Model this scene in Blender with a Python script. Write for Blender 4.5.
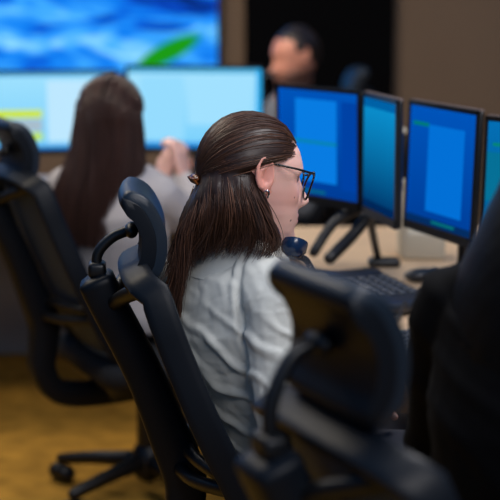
import bpy, bmesh, math, random
from mathutils import Vector as V, Matrix, Quaternion, noise
R = math.radians
random.seed(7)
for o in list(bpy.data.objects): bpy.data.objects.remove(o)
SC = bpy.context.scene
COL = SC.collection

# ------------------------------------------------------------------ camera, light, exposure
FPX, HC = 1600.0, 1.54
TH = math.atan(276 / FPX)
cam_d = bpy.data.cameras.new('camera'); cam = bpy.data.objects.new('camera', cam_d); COL.objects.link(cam)
cam.location = (0, 0, HC); cam.rotation_euler = (math.pi / 2 - TH, 0, 0)
cam_d.sensor_width = 36; cam_d.lens = FPX / 500 * 36
cam_d.dof.use_dof = True; cam_d.dof.focus_distance = 3.04; cam_d.dof.aperture_fstop = 3.1
cam_d.clip_start = 0.05
SC.camera = cam

world = bpy.data.worlds.new('world'); SC.world = world; world.use_nodes = True
bg = world.node_tree.nodes['Background']; bg.inputs[0].default_value = (0.10, 0.42, 1.0, 1); bg.inputs[1].default_value = 0.28

def area(name, loc, tgt, size, power, col, sy=None):
    d = bpy.data.lights.new(name, 'AREA'); d.energy = power; d.color = col; d.size = size
    if sy: d.shape = 'RECTANGLE'; d.size_y = sy
    o = bpy.data.objects.new(name, d); COL.objects.link(o); o.location = loc
    o.rotation_euler = (V(tgt) - V(loc)).to_track_quat('-Z', 'Y').to_euler(); return o
area('ceiling_panel_over_desk', (0.75, 2.75, 2.75), (0.5, 2.85, 0), 1.2, 34, (1.0, 0.96, 0.95), 0.6)
area('ceiling_panel_near', (0.75, 0.2, 2.75), (0.1, 2.9, 0.9), 1.3, 38, (1.0, 0.95, 0.93), 0.6)
area('ceiling_panel_over_aisle', (-1.4, 4.2, 2.75), (-1.4, 4.2, 0), 1.2, 26, (1.0, 0.86, 0.66), 0.6)
area('ceiling_panel_far', (-0.6, 5.9, 2.6), (0.1, 6.7, 0.8), 1.2, 34, (1.0, 0.86, 0.68), 0.6)
area('ceiling_panel_far_left', (-1.6, 6.3, 2.75), (-1.6, 6.3, 0), 1.2, 12, (1.0, 0.9, 0.78), 0.6)
vs = SC.view_settings
vs.view_transform = 'Standard'; vs.look = 'None'; vs.exposure = 0.0; vs.gamma = 1.0; vs.use_curve_mapping = False

def at(px, py, Y):
    u = (px - 250) / FPX; v = -(py - 250) / FPX
    dy = math.cos(TH) + v * math.sin(TH); dz = -math.sin(TH) + v * math.cos(TH)
    k = Y / dy
    return V((u * k, Y, HC + dz * k))

# ------------------------------------------------------------------ materials
def srgb(r, g, b):
    f = lambda c: (c / 255 / 12.92) if c / 255 <= .04045 else ((c / 255 + .055) / 1.055) ** 2.4
    return (f(r), f(g), f(b), 1)
MATS = {}
def mat(name, col, rough=.5, metal=0, bump=0, bscale=200, var=0, vscale=8, spec=.5, sheen=0, sss=0, trans=0, alpha=1, attr=None, stretch=(1, 1, 1)):
    if name in MATS: return MATS[name]
    m = bpy.data.materials.new(name); m.use_nodes = True; MATS[name] = m
    nt = m.node_tree; b = nt.nodes['Principled BSDF']
    b.inputs['Base Color'].default_value = col; b.inputs['Roughness'].default_value = rough
    b.inputs['Metallic'].default_value = metal; b.inputs['Specular IOR Level'].default_value = spec
    b.inputs['Sheen Weight'].default_value = sheen; b.inputs['Transmission Weight'].default_value = trans
    b.inputs['Alpha'].default_value = alpha
    if sss:
        b.inputs['Subsurface Weight'].default_value = sss; b.inputs['Subsurface Radius'].default_value = (.012, .005, .003); b.inputs['Subsurface Scale'].default_value = .6
    tc = nt.nodes.new('ShaderNodeTexCoord'); mp = nt.nodes.new('ShaderNodeMapping'); mp.inputs['Scale'].default_value = stretch
    nt.links.new(tc.outputs['Object'], mp.inputs['Vector'])
    src = None
    if attr:
        a = nt.nodes.new('ShaderNodeVertexColor'); a.layer_name = attr; src = a.outputs['Color']
        nt.links.new(src, b.inputs['Base Color'])
    if var:
        n = nt.nodes.new('ShaderNodeTexNoise'); n.inputs['Scale'].default_value = vscale; n.inputs['Detail'].default_value = 5
        nt.links.new(mp.outputs[0], n.inputs['Vector'])
        mr = nt.nodes.new('ShaderNodeMapRange'); mr.inputs['From Min'].default_value = .3; mr.inputs['From Max'].default_value = .7
        mr.inputs['To Min'].default_value = 1 - var; mr.inputs['To Max'].default_value = 1 + var
        nt.links.new(n.outputs['Fac'], mr.inputs['Value'])
        mx = nt.nodes.new('ShaderNodeVectorMath'); mx.operation = 'SCALE'
        if src: nt.links.new(src, mx.inputs[0])
        else: mx.inputs[0].default_value = col[:3]
        nt.links.new(mr.outputs[0], mx.inputs['Scale']); nt.links.new(mx.outputs[0], b.inputs['Base Color'])
    if bump:
        n = nt.nodes.new('ShaderNodeTexNoise'); n.inputs['Scale'].default_value = bscale; n.inputs['Detail'].default_value = 3
        nt.links.new(mp.outputs[0], n.inputs['Vector'])
        bp = nt.nodes.new('ShaderNodeBump'); bp.inputs['Strength'].default_value = bump; bp.inputs['Distance'].default_value = .004
        nt.links.new(n.outputs['Fac'], bp.inputs['Height']); nt.links.new(bp.outputs[0], b.inputs['Normal'])
    return m

PLASTIC = mat('black_plastic', srgb(11, 17, 25), .46, spec=.22, bump=.05, bscale=600)
PLASTIC_D = mat('dark_plastic', srgb(10, 11, 14), .42, bump=.05, bscale=500)
PAD = mat('dark_leatherette', srgb(18, 32, 46), .42, bump=.12, bscale=400)
FABRIC_BK = mat('black_seat_fabric', srgb(18, 20, 24), .85, bump=.2, bscale=700)
CHROME = mat('dull_metal', srgb(120, 125, 130), .3, 1)
WOOD = mat('tan_desk_laminate', srgb(222, 190, 154), .45, var=.08, vscale=6, stretch=(1, 8, 1))
GREYDESK = mat('grey_laminate', srgb(150, 146, 140), .5, var=.05, vscale=5)
CARPET = mat('ochre_carpet', srgb(172, 128, 52), .95, bump=.5, bscale=350, var=.28, vscale=11, spec=.1)
WALL = mat('brown_wall_paint', srgb(128, 105, 84), .8, bump=.05, bscale=60, var=.05, vscale=2)
DARKDOOR = mat('black_door_paint', srgb(4, 4, 6), .8, spec=.08, var=.1, vscale=3)
BEZEL = mat('monitor_bezel', srgb(16, 18, 22), .35, bump=.03, bscale=500)
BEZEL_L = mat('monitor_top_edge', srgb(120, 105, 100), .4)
SHIRT = mat('pale_shirt_cotton', srgb(198, 200, 194), .82, bump=.1, bscale=500, sheen=.15)
SHIRT2 = mat('white_blouse_cotton', srgb(190, 184, 184), .85, bump=.1, bscale=400)
SHIRT3 = mat('grey_polo_cotton', srgb(120, 122, 126), .85, bump=.1, bscale=400)
BLACKTOP = mat('black_jacket_cloth', srgb(3, 3, 5), .8, spec=.12, bump=.15, bscale=250)
TROUSER_L = mat('pale_trouser_cloth', srgb(176, 178, 182), .85, bump=.12, bscale=400)
TROUSER_D = mat('navy_trouser_cloth', srgb(22, 26, 38), .85, bump=.12, bscale=400)
SHOE = mat('black_shoe_leather', srgb(16, 15, 15), .4)
SKIN = mat('skin', srgb(214, 162, 146), .48, bump=.04, bscale=700, sss=.12, attr='tone')
HAIR = mat('brown_hair', srgb(50, 33, 26), .42, attr='tone', spec=.4)
HAIR2 = mat('brown_hair_far', srgb(62, 42, 36), .42, attr='tone', spec=.5)
HAIR_K = mat('black_hair', srgb(9, 9, 11), .5, attr='tone', spec=.15)
GLASSF = mat('black_acetate', srgb(12, 12, 16), .22)
CLIP = mat('amber_tortoise', srgb(120, 66, 30), .25, var=.5, vscale=120)
SILVER = mat('silver', srgb(210, 212, 220), .18, 1)
BLUEBAND = mat('blue_silicone', srgb(18, 48, 190), .4)
PENCIL = mat('yellow_paint', srgb(222, 165, 40), .4)
WHITEP = mat('off_white_plastic', srgb(196, 188, 170), .45, bump=.03, bscale=300)
TEAL = mat('teal_plastic', srgb(30, 120, 125), .4)
PHONE = mat('charcoal_phone_plastic', srgb(38, 42, 50), .32, bump=.04, bscale=500)
KEYS = mat('phone_key_rubber', srgb(70, 76, 86), .5)
PHBLUE = mat('blue_black_gloss', srgb(20, 42, 74), .2)

def mesh_fabric():
    m = bpy.data.materials.new('woven_mesh'); m.use_nodes = True; nt = m.node_tree; b = nt.nodes['Principled BSDF']
    tc = nt.nodes.new('ShaderNodeTexCoord')
    w1 = nt.nodes.new('ShaderNodeTexWave'); w1.bands_direction = 'Z'; w1.inputs['Scale'].default_value = 55; w1.inputs['Distortion'].default_value = .4
    w2 = nt.nodes.new('ShaderNodeTexWave'); w2.bands_direction = 'Y'; w2.inputs['Scale'].default_value = 55; w2.inputs['Distortion'].default_value = .4
    mx = nt.nodes.new('ShaderNodeMath'); mx.operation = 'MULTIPLY'
    for w in (w1, w2): nt.links.new(tc.outputs['Object'], w.inputs['Vector'])
    nt.links.new(w1.outputs['Fac'], mx.inputs[0]); nt.links.new(w2.outputs['Fac'], mx.inputs[1])
    cr = nt.nodes.new('ShaderNodeValToRGB'); cr.color_ramp.elements[0].color = srgb(82, 96, 110); cr.color_ramp.elements[1].color = srgb(22, 27, 34); cr.color_ramp.elements[1].position = .55
    nt.links.new(mx.outputs[0], cr.inputs[0]); nt.links.new(cr.outputs[0], b.inputs['Base Color'])
    b.inputs['Roughness'].default_value = .7
    bp = nt.nodes.new('ShaderNodeBump'); bp.inputs['Strength'].default_value = .4; bp.inputs['Distance'].default_value = .002; bp.invert = True
    nt.links.new(mx.outputs[0], bp.inputs['Height']); nt.links.new(bp.outputs[0], b.inputs['Normal'])
    return m
MESHF = mesh_fabric()

def glass_mat(name, tint):
    m = bpy.data.materials.new(name); m.use_nodes = True; nt = m.node_tree
    for n in list(nt.nodes): nt.nodes.remove(n)
    o = nt.nodes.new('ShaderNodeOutputMaterial'); g = nt.nodes.new('ShaderNodeBsdfGlossy'); t = nt.nodes.new('ShaderNodeBsdfTransparent'); x = nt.nodes.new('ShaderNodeMixShader')
    t.inputs[0].default_value = tint; g.inputs['Roughness'].default_value = .03; x.inputs[0].default_value = .16
    nt.links.new(t.outputs[0], x.inputs[1]); nt.links.new(g.outputs[0], x.inputs[2]); nt.links.new(x.outputs[0], o.inputs[0]); return m
LENS = glass_mat('spectacle_lens', (.86, .9, .97, 1))

def screen_mat(name, base_lo, base_hi, rects, strength=1.0):
    """emissive screen: vertical backlight mix of two colours, then flat windows (u0,u1,v0,v1,colour)"""
    m = bpy.data.materials.new(name); m.use_nodes = True; nt = m.node_tree
    for n in list(nt.nodes): nt.nodes.remove(n)
    N = nt.nodes.new; L = nt.links.new
    out = N('ShaderNodeOutputMaterial'); em = N('ShaderNodeEmission'); L(em.outputs[0], out.inputs[0]); em.inputs[1].default_value = strength
    uv = N('ShaderNodeUVMap'); uv.uv_map = 'UVMap'; sp = N('ShaderNodeSeparateXYZ'); L(uv.outputs[0], sp.inputs[0])
    def mixc(fac, a, b):
        x = N('ShaderNodeMix'); x.data_type = 'RGBA'
        if hasattr(fac, 'links'): L(fac, x.inputs[0])
        else: x.inputs[0].default_value = fac
        for i, c in ((6, a), (7, b)):
            if hasattr(c, 'links'): L(c, x.inputs[i])
            else: x.inputs[i].default_value = c
        return x.outputs[2]
    cur = mixc(sp.outputs[1], base_lo, base_hi)
    def mth(op, a, b):
        x = N('ShaderNodeMath'); x.operation = op
        for i, c in enumerate((a, b)):
            if hasattr(c, 'links'): L(c, x.inputs[i])
            else: x.inputs[i].default_value = c
        return x.outputs[0]
    for (u0, u1, v0, v1, c) in rects:
        f = mth('MULTIPLY', mth('MULTIPLY', mth('GREATER_THAN', sp.outputs[0], u0), mth('LESS_THAN', sp.outputs[0], u1)),
                mth('MULTIPLY', mth('GREATER_THAN', sp.outputs[1], v0), mth('LESS_THAN', sp.outputs[1], v1)))
        cur = mixc(f, cur, c)
    L(cur, em.inputs[0]); return m

# ------------------------------------------------------------------ mesh builder
class MB:
    def __init__(s): s.v = []; s.f = []
    def add(s, vs, fs):
        n = len(s.v); s.v += [V(p) for p in vs]; s.f += [tuple(i + n for i in f) for f in fs]; return s
    def box(s, c, d, M=None):
        c = V(c); h = V(d) / 2; vs = []
        for x in (-1, 1):
            for y in (-1, 1):
                for z in (-1, 1):
                    p = V((x * h.x, y * h.y, z * h.z)); vs.append(c + (M @ p if M else p))
        return s.add(vs, [(0, 1, 3, 2), (4, 6, 7, 5), (0, 4, 5, 1), (2, 3, 7, 6), (0, 2, 6, 4), (1, 5, 7, 3)])
    def rings(s, rings, cap=True, loop=False):
        n = len(rings[0]); k = len(rings); vs = [p for r in rings for p in r]; fs = []
        for i in range(k if loop else k - 1):
            a = i * n; b = ((i + 1) % k) * n
            for j in range(n):
                j2 = (j + 1) % n; fs.append((a + j, a + j2, b + j2, b + j))
        if cap and not loop:
            fs.append(tuple(reversed(range(n)))); fs.append(tuple(range((k - 1) * n, k * n)))
        return s.add(vs, fs)
    def tube(s, pts, rad, n=10, round_end=True):
        pts = [V(p) for p in pts]
        rs = list(rad) if hasattr(rad, '__len__') else [rad] * len(pts)
        t0 = (pts[1] - pts[0]).normalized(); ref = V((0, 0, 1)) if abs(t0.z) < .9 else V((1, 0, 0))
        a = t0.cross(ref).normalized(); rings = []; prev = t0
        if round_end:
            d = t0; P = [pts[0] - d * rs[0] * .95, pts[0] - d * rs[0] * .6] + pts; Q = [rs[0] * .3, rs[0] * .8] + rs
            d = (pts[-1] - pts[-2]).normalized(); P += [pts[-1] + d * rs[-1] * .6, pts[-1] + d * rs[-1] * .95]; Q += [rs[-1] * .8, rs[-1] * .3]
        else: P, Q = pts, rs
        for i, p in enumerate(P):
            t = (P[min(i + 1, len(P) - 1)] - P[max(i - 1, 0)]).normalized()
            q = prev.rotation_difference(t); a = (q @ a).normalized(); prev = t; b = t.cross(a).normalized()
            rings.append([p + (a * math.cos(2 * math.pi * j / n) + b * math.sin(2 * math.pi * j / n)) * Q[i] for j in range(n)])
        return s.rings(rings)
    def ell(s, c, r, M=None, nu=16, nv=10):
        c = V(c); rings = []
        for i in range(1, nv):
            ph = math.pi * i / nv; ring = []
            for j in range(nu):
                a = 2 * math.pi * j / nu; p = V((r[0] * math.sin(ph) * math.cos(a), r[1] * math.sin(ph) * math.sin(a), -r[2] * math.cos(ph)))
                ring.append(c + (M @ p if M else p))
            rings.append(ring)
        return s.rings(rings)
    def rbox(s, c, d, r=.01, M=None, n=3):
        """rounded slab: superellipse-like rounded plan (xy), bevelled edges"""
        c = V(c); hx, hy, hz = d[0] / 2, d[1] / 2, d[2] / 2; r = min(r, hx * .99, hy * .99); e = min(r, hz * .95)
        def loop(ins, z):
            out = []
            for cx, cy, a0 in ((hx - r, hy - r, 0), (-hx + r, hy - r, 90), (-hx + r, -hy + r, 180), (hx - r, -hy + r, 270)):
                for k in range(n + 1):
                    a = R(a0 + 90 * k / n); p = V((cx + (r - ins) * math.cos(a), cy + (r - ins) * math.sin(a), z)); out.append(c + (M @ p if M else p))
            return out
        rr = []
        for k in range(n + 1):
            a = R(90 * k / n); rr.append(loop(min(e, r) * (1 - math.sin(a)) * .98, -hz + e * (1 - math.cos(a))))
        for k in range(n + 1):
            a = R(90 * k / n); rr.append(loop(min(e, r) * (1 - math.cos(a)) * .98, hz - e * (1 - math.sin(a))))
        return s.rings(rr)
    def obj(s, name, m, parent=None, smooth=True, loc=None, fix=True):
        me = bpy.data.meshes.new(name); me.from_pydata([tuple(p) for p in s.v], [], s.f)
        if fix:
            b = bmesh.new(); b.from_mesh(me); bmesh.ops.recalc_face_normals(b, faces=b.faces); b.to_mesh(me); b.free()
        if smooth: sharp(me)
        me.materials.append(m); o = bpy.data.objects.new(name, me); COL.objects.link(o)
        if parent: o.parent = parent
        if loc is not None: o.location = loc
        return o
def sharp(me, ang=45):
    me.polygons.foreach_set('use_smooth', [True] * len(me.polygons))
    try: me.set_sharp_from_angle(angle=R(ang))
    except Exception: pass
def empty(name, loc=(0, 0, 0), rz=0):
    o = bpy.data.objects.new(name, None); COL.objects.link(o); o.location = loc; o.rotation_euler = (0, 0, rz); o.empty_display_size = .1; return o
def tag(o, label, cat, group=None, kind=None):
    o['label'] = label; o['category'] = cat
    if group: o['group'] = group
    if kind: o['kind'] = kind
    return o
def struct(o, label=None, cat=None):
    o['kind'] = 'structure'
    if label: o['label'] = label
    if cat: o['category'] = cat
    return o
def copy_tree(o, parent=None):
    c = o.copy(); COL.objects.link(c)
    if parent: c.parent = parent
    for ch in [x for x in o.children]: copy_tree(ch, c)
    return c
def cr(pts, n=6):
    """Catmull-Rom through points"""
    P = [V(p) for p in pts]; out = []
    for i in range(len(P) - 1):
        p0 = P[max(i - 1, 0)]; p1 = P[i]; p2 = P[i + 1]; p3 = P[min(i + 2, len(P) - 1)]
        for k in range(n):
            t = k / n; out.append(.5 * ((2 * p1) + (p2 - p0) * t + (2 * p0 - 5 * p1 + 4 * p2 - p3) * t * t + (3 * p1 - p0 - 3 * p2 + p3) * t ** 3))
    out.append(P[-1]); return out
def lerp_tab(tab, x):
    if x <= tab[0][0]: return tab[0][1:]
    for a, b in zip(tab, tab[1:]):
        if x <= b[0]:
            t = (x - a[0]) / (b[0] - a[0]); t2 = t * t * (3 - 2 * t) * .5 + t * .5
            return [p + (q - p) * t2 for p, q in zip(a[1:], b[1:])]
    return tab[-1][1:]
def voxel(mb, size, smooth=2):
    me = bpy.data.meshes.new('tmp'); me.from_pydata([tuple(p) for p in mb.v], [], mb.f)
    b = bmesh.new(); b.from_mesh(me); bmesh.ops.recalc_face_normals(b, faces=b.faces); b.to_mesh(me); b.free()
    o = bpy.data.objects.new('tmp', me); COL.objects.link(o)
    md = o.modifiers.new('r', 'REMESH'); md.mode = 'VOXEL'; md.voxel_size = size
    if smooth:
        sm = o.modifiers.new('s', 'SMOOTH'); sm.iterations = smooth; sm.factor = .5
    dg = bpy.context.evaluated_depsgraph_get(); dg.update()
    r = bpy.data.meshes.new_from_object(o.evaluated_get(dg)); bpy.data.objects.remove(o); bpy.data.meshes.remove(me)
    r.polygons.foreach_set('use_smooth', [True] * len(r.polygons)); return r
def link_mesh(name, me, m, parent=None):
    me.materials.clear(); me.materials.append(m); me.name = name
    o = bpy.data.objects.new(name, me); COL.objects.link(o)
    if parent: o.parent = parent; o.matrix_parent_inverse = parent.matrix_basis.inverted()
    return o
def tone(me, fn):
    a = me.color_attributes.new('tone', 'FLOAT_COLOR', 'POINT'); buf = []
    for v in me.vertices: buf += list(fn(v.co))[:3] + [1]
    a.data.foreach_set('color', buf)
def keep(o, parent):
    o.parent = parent; o.matrix_parent_inverse = parent.matrix_basis.inverted(); return o

# ------------------------------------------------------------------ the room
fl = MB().box((0, 3.0, -.05), (12, 13, .1)).obj('floor', CARPET, smooth=False); struct(fl, 'ochre yellow carpet floor of the control room', 'floor')
wb = MB().box((0, 8.65, 1.5), (12, .1, 3.0)).obj('wall_back', WALL, smooth=False); struct(wb, 'brown painted back wall behind the video screen', 'wall')
wl = MB().box((-5.05, 3.0, 1.5), (.1, 11.2, 3.0)).obj('wall_left', WALL, smooth=False); struct(wl, 'brown side wall to the left of the room', 'wall')
wr = MB().box((5.05, 3.0, 1.5), (.1, 11.2, 3.0)).obj('wall_right', WALL, smooth=False); struct(wr, 'brown side wall to the right of the room', 'wall')
bb = MB().box((0, 8.59, .05), (12, .02, .1)).obj('baseboard_back', DARKDOOR, smooth=False); struct(bb, 'dark baseboard along the back wall', 'baseboard')
# dark door in the back wall
DX0, DX1 = .012, .725
dr = MB().box(((DX0 + DX1) / 2, 8.57, 1.15), (DX1 - DX0, .05, 2.3)).obj('door_1', DARKDOOR, smooth=False); struct(dr, 'black door in the brown back wall', 'door')
for nm, c, d in (('door_frame', (DX0 - .02, 8.575, 1.15), (.04, .07, 2.3)), ('door_frame', (DX1 + .02, 8.575, 1.15), (.04, .07, 2.3)), ('door_frame', ((DX0 + DX1) / 2, 8.575, 2.32), (DX1 - DX0 + .08, .07, .05))):
    keep(MB().box(c, d).obj(nm, DARKDOOR, smooth=False), dr)
keep(MB().tube([(.08, 8.5, 1.02), (.17, 8.5, 1.02)], .01).tube([(.08, 8.5, 1.02), (.08, 8.55, 1.02)], .012).obj('door_handle', CHROME), dr)

# ------------------------------------------------------------------ flat panels with a screen
def quad_screen(name, w, h, m, parent, loc):
    me = bpy.data.meshes.new(name); me.from_pydata([(0, -w / 2, -h / 2), (0, w / 2, -h / 2), (0, w / 2, h / 2), (0, -w / 2, h / 2)], [], [(0, 1, 2, 3)])
    uv = me.uv_layers.new(name='UVMap')
    for i, c in enumerate([(0, 0), (1, 0), (1, 1), (0, 1)]): uv.data[i].uv = c
    me.materials.append(m); o = bpy.data.objects.new(name, me); COL.objects.link(o); o.parent = parent; o.location = loc; return o
def monitor(left, right, ztop, h, scr, stand_h, label, group, stand=True, tilt=0, edge=True, thick=.014):
    """left/right: plan points of the two screen edges as seen from the front. local +x = screen normal"""
    l = V((left[0], left[1], 0)); r = V((right[0], right[1], 0)); w = (r - l).length
    d = (r - l).normalized(); n = V((d.y, -d.x, 0)); c = (l + r) / 2
    rz = math.atan2(n.y, n.x)
    t = empty('computer_monitor', (c.x, c.y, stand_h + .001), rz); tag(t, label, 'monitor', group)
    zc = ztop - h / 2 - stand_h; Mx = Matrix.Rotation(-tilt, 3, 'Y')
    b = MB()
    b.rbox((0, 0, 0), (h, w, thick), .008, Matrix.Rotation(R(90), 3, 'Y'))
    o = b.obj('housing', BEZEL, t); o.location = (-thick / 2, 0, zc); o.rotation_euler = (0, -tilt, 0)
    bw = .009
    fr = MB()
    fr.box((.002, 0, h / 2 - bw / 2), (.006, w, bw)).box((.002, 0, -h / 2 + .011), (.006, w, .022)).box((.002, w / 2 - bw / 2, 0), (.006, bw, h)).box((.002, -w / 2 + bw / 2, 0), (.006, bw, h))
    f = fr.obj('bezel', BEZEL, t, smooth=False); f.location = (0, 0, zc); f.rotation_euler = (0, -tilt, 0)
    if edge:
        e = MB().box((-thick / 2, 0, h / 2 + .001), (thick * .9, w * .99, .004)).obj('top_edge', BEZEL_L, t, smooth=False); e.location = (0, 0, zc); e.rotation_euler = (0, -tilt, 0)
    s = quad_screen('screen', w - 2 * bw, h - bw - .022, scr, t, (.0015, 0, zc + .004)); s.rotation_euler = (0, -tilt, 0)
    MB().rbox((-thick - .012, 0, zc), (.03, w * .5, h * .5), .01).obj('rear_cover', BEZEL, t)
    if stand:
        MB().rbox((-.07, 0, .008), (.18, .22, .016), .03).obj('stand_base', BEZEL, t)
        MB().tube([(-.075, 0, .026), (-.075, 0, zc * .7), (-.045, 0, zc)], [.022, .02, .02]).obj('stand_neck', BEZEL, t)
    return t

# video wall (runs on to the left past the frame)
def video_mat():
    m = bpy.data.materials.new('video_wall_image'); m.use_nodes = True; nt = m.node_tree
    for n in list(nt.nodes): nt.nodes.remove(n)
    N = nt.nodes.new; L = nt.links.new
    out = N('ShaderNodeOutputMaterial'); em = N('ShaderNodeEmission'); L(em.outputs[0], out.inputs[0]); em.inputs[1].default_value = 1.25
    tc = N('ShaderNodeTexCoord'); mp = N('ShaderNodeMapping'); L(tc.outputs['Object'], mp.inputs[0]); mp.inputs['Rotation'].default_value = (R(-20), 0, 0); mp.inputs['Scale'].default_value = (1, 1.6, 4.2)
    mp.inputs['Location'].default_value = (0, .35, .8)
    n1 = N('ShaderNodeTexNoise'); n1.inputs['Scale'].default_value = 1.35; n1.inputs['Detail'].default_value = 2.2; n1.inputs['Distortion'].default_value = 1.2; L(mp.outputs[0], n1.inputs[0])
    rp = N('ShaderNodeValToRGB'); L(n1.outputs['Fac'], rp.inputs[0]); E = rp.color_ramp.elements
    E[0].position = .30; E[0].color = srgb(6, 24, 70); E[1].position = .75; E[1].color = srgb(150, 215, 250)
    for p, c in ((.38, (8, 70, 190)), (.47, (16, 120, 225)), (.57, (60, 160, 238))):
        e = E.new(p); e.color = srgb(*c)
    # a green field, bottom right of the picture
    sp = N('ShaderNodeSeparateXYZ'); L(tc.outputs['Object'], sp.inputs[0])
    def mth(op, a, b=0.0):
        x = N('ShaderNodeMath'); x.operation = op
        for i, c in enumerate((a, b)):
            if hasattr(c, 'links'): L(c, x.inputs[i])
            else: x.inputs[i].default_value = c
        return x.outputs[0]
    GY, GZ = .40, .10   # centre measured from the screen's own right bottom corner
    du = mth('SUBTRACT', sp.outputs[1], GREEN[0]); dv = mth('SUBTRACT', sp.outputs[2], GREEN[1])
    a = R(-27)
    uu = mth('ADD', mth('MULTIPLY', du, math.cos(a)), mth('MULTIPLY', dv, -math.sin(a)))
    vv = mth('ADD', mth('MULTIPLY', du, math.sin(a)), mth('MULTIPLY', dv, math.cos(a)))
    q = mth('ADD', mth('POWER', mth('ABSOLUTE', mth('DIVIDE', uu, .2)), 2.0), mth('POWER', mth('ABSOLUTE', mth('DIVIDE', vv, .055)), 2.0))
    k = N('ShaderNodeMapRange'); k.inputs['From Min'].default_value = .6; k.inputs['From Max'].default_value = 1.15; k.inputs['To Min'].default_value = 1; k.inputs['To Max'].default_value = 0; L(q, k.inputs[0])
    mx = N('ShaderNodeMix'); mx.data_type = 'RGBA'; L(k.outputs[0], mx.inputs[0]); L(rp.outputs[0], mx.inputs[6]); mx.inputs[7].default_value = srgb(24, 140, 20)
    L(mx.outputs[2], em.inputs[0]); return m
VX1 = -.172; VX0 = -4.6; VZ0 = at(100, 72, 8.5).z; VZ1 = VZ0 + 1.55
VC = V(((VX0 + VX1) / 2, 8.5, (VZ0 + VZ1) / 2))
GREEN = (at(168, 52, 8.5).x - VC.x, at(168, 52, 8.5).z - VC.z)
vw = empty('video_wall', (VC.x, 8.55, VZ0), R(-90)); tag(vw, 'large wall mounted video screen showing blue imagery on the back wall', 'screen')
MB().rbox((0, 0, 0), (VZ1 - VZ0 + .04, VX1 - VX0 + .04, .09), .01, Matrix.Rotation(R(90), 3, 'Y')).obj('housing', BEZEL, vw).location = (0, 0, (VZ1 - VZ0) / 2)
quad_screen('screen', VX1 - VX0, VZ1 - VZ0, video_mat(), vw, (.05, 0, (VZ1 - VZ0) / 2))

# ------------------------------------------------------------------ desks
def slab_poly(mb, pts, z0, z1, bev=.006):
    n = len(pts); c = sum((V((p[0], p[1], 0)) for p in pts), V()) / n
    def ring(z, k): return [V((p[0], p[1], z)) + (c - V((p[0], p[1], 0))).normalized() * k for p in pts]
    return mb.rings([ring(z0, bev), ring(z0 + bev, 0), ring(z1 - bev, 0), ring(z1, bev)])
DZ = .735
front = cr([(.12, 5.12, 0), (.155, 4.4, 0), (.20, 3.8, 0), (.30, 3.35, 0), (.50, 2.98, 0), (.80, 2.68, 0), (1.15, 2.5, 0)], 4)
poly = [(p.x, p.y) for p in front] + [(1.75, 2.9), (1.35, 3.4), (1.2, 4.2), (1.15, 5.12)]
dk = empty('curved_desk', (.75, 4.0, 0)); tag(dk, 'curved tan wooden desk carrying the row of blue monitors', 'desk')
keep(slab_poly(MB(), poly, DZ - .03, DZ).obj('desktop', WOOD), dk)
for x, y, rz in ((.62, 5.05, 0), (.68, 3.75, R(-10)), (1.4, 2.78, R(25))):
    keep(MB().box((0, 0, 0), (.75 if rz >= 0 and x < 1 else .5, .03, DZ - .03)).obj('side_panel', GREYDESK, smooth=False), dk)
    p = [c for c in dk.children][-1]; p.location = (x, y, (DZ - .03) / 2); p.rotation_euler = (0, 0, rz)
keep(MB().box((1.13, 4.5, .42), (.02, 1.1, .5)).obj('modesty_panel', GREYDESK, smooth=False), dk)

bd = empty('long_desk', (-1.0, 5.95, 0)); tag(bd, 'grey straight desk below the two white screens at the back', 'desk')
keep(MB().rbox((-.95, 5.95, DZ - .015), (2.15, 1.0, .03), .01).obj('desktop', GREYDESK), bd)
keep(MB().box((-.95, 6.41, .355), (2.1, .025, .70)).obj('modesty_panel', GREYDESK, smooth=False), bd)
for x in (-2.0, .08): keep(MB().box((x, 5.97, .352), (.03, .86, .704)).obj('side_panel', GREYDESK, smooth=False), bd)

# ------------------------------------------------------------------ monitors
B1, B2, B3 = srgb(0, 62, 150), srgb(0, 118, 215), srgb(0, 90, 190)
scr1 = screen_mat('screen_page_a', srgb(0, 60, 150), srgb(0, 84, 186), [(.22, .74, .14, .92, srgb(8, 124, 226)), (.0, .74, .50, .53, srgb(8, 132, 170)), (.30, .6, .03, .06, srgb(10, 100, 130)), (.80, 1, .1, .92, srgb(0, 66, 165))], 1.0)
scr2 = screen_mat('screen_page_b', srgb(0, 44, 100), srgb(12, 150, 215), [(.0, 1, .92, 1, srgb(0, 100, 170)), (.0, 1, .0, .08, srgb(0, 40, 90))], .95)
scr3 = screen_mat('screen_page_c', srgb(0, 62, 152), srgb(0, 84, 186), [(.30, .84, .13, .86, srgb(2, 112, 214)), (.05, .3, .84, .87, srgb(0, 125, 110)), (.0, 1, .0, .07, srgb(4, 44, 96)), (.40, .75, .035, .06, srgb(4, 110, 120))], 1.0)
scr4 = screen_mat('screen_page_d', srgb(0, 92, 140), srgb(4, 110, 180), [(.0, .4, .35, .75, srgb(6, 112, 150)), (.05, .3, .8, .83, srgb(6, 130, 120))], 1.0)
G1 = 'blue monitors along the curved desk'
monitor((.076, 4.42), (.287, 4.13), 1.243, .315, scr1, DZ, 'leftmost blue monitor on the curved desk with a faint green line across its page', G1, stand=False, tilt=R(-1), edge=False)
monitor((.293, 4.13), (.357, 3.85), 1.240, .315, scr2, DZ, 'narrow steeply angled blue monitor, second from the left on the curved desk', G1, stand=False)
monitor((.402, 4.06), (.530, 3.72), 1.225, .325, scr3, DZ, 'blue monitor beside the pale upright post, showing a bright page', G1, tilt=R(2))
monitor((.545, 3.71), (.76, 3.43), 1.215, .315, scr4, DZ, 'rightmost blue monitor, cut by the picture edge', G1, tilt=R(2))
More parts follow.
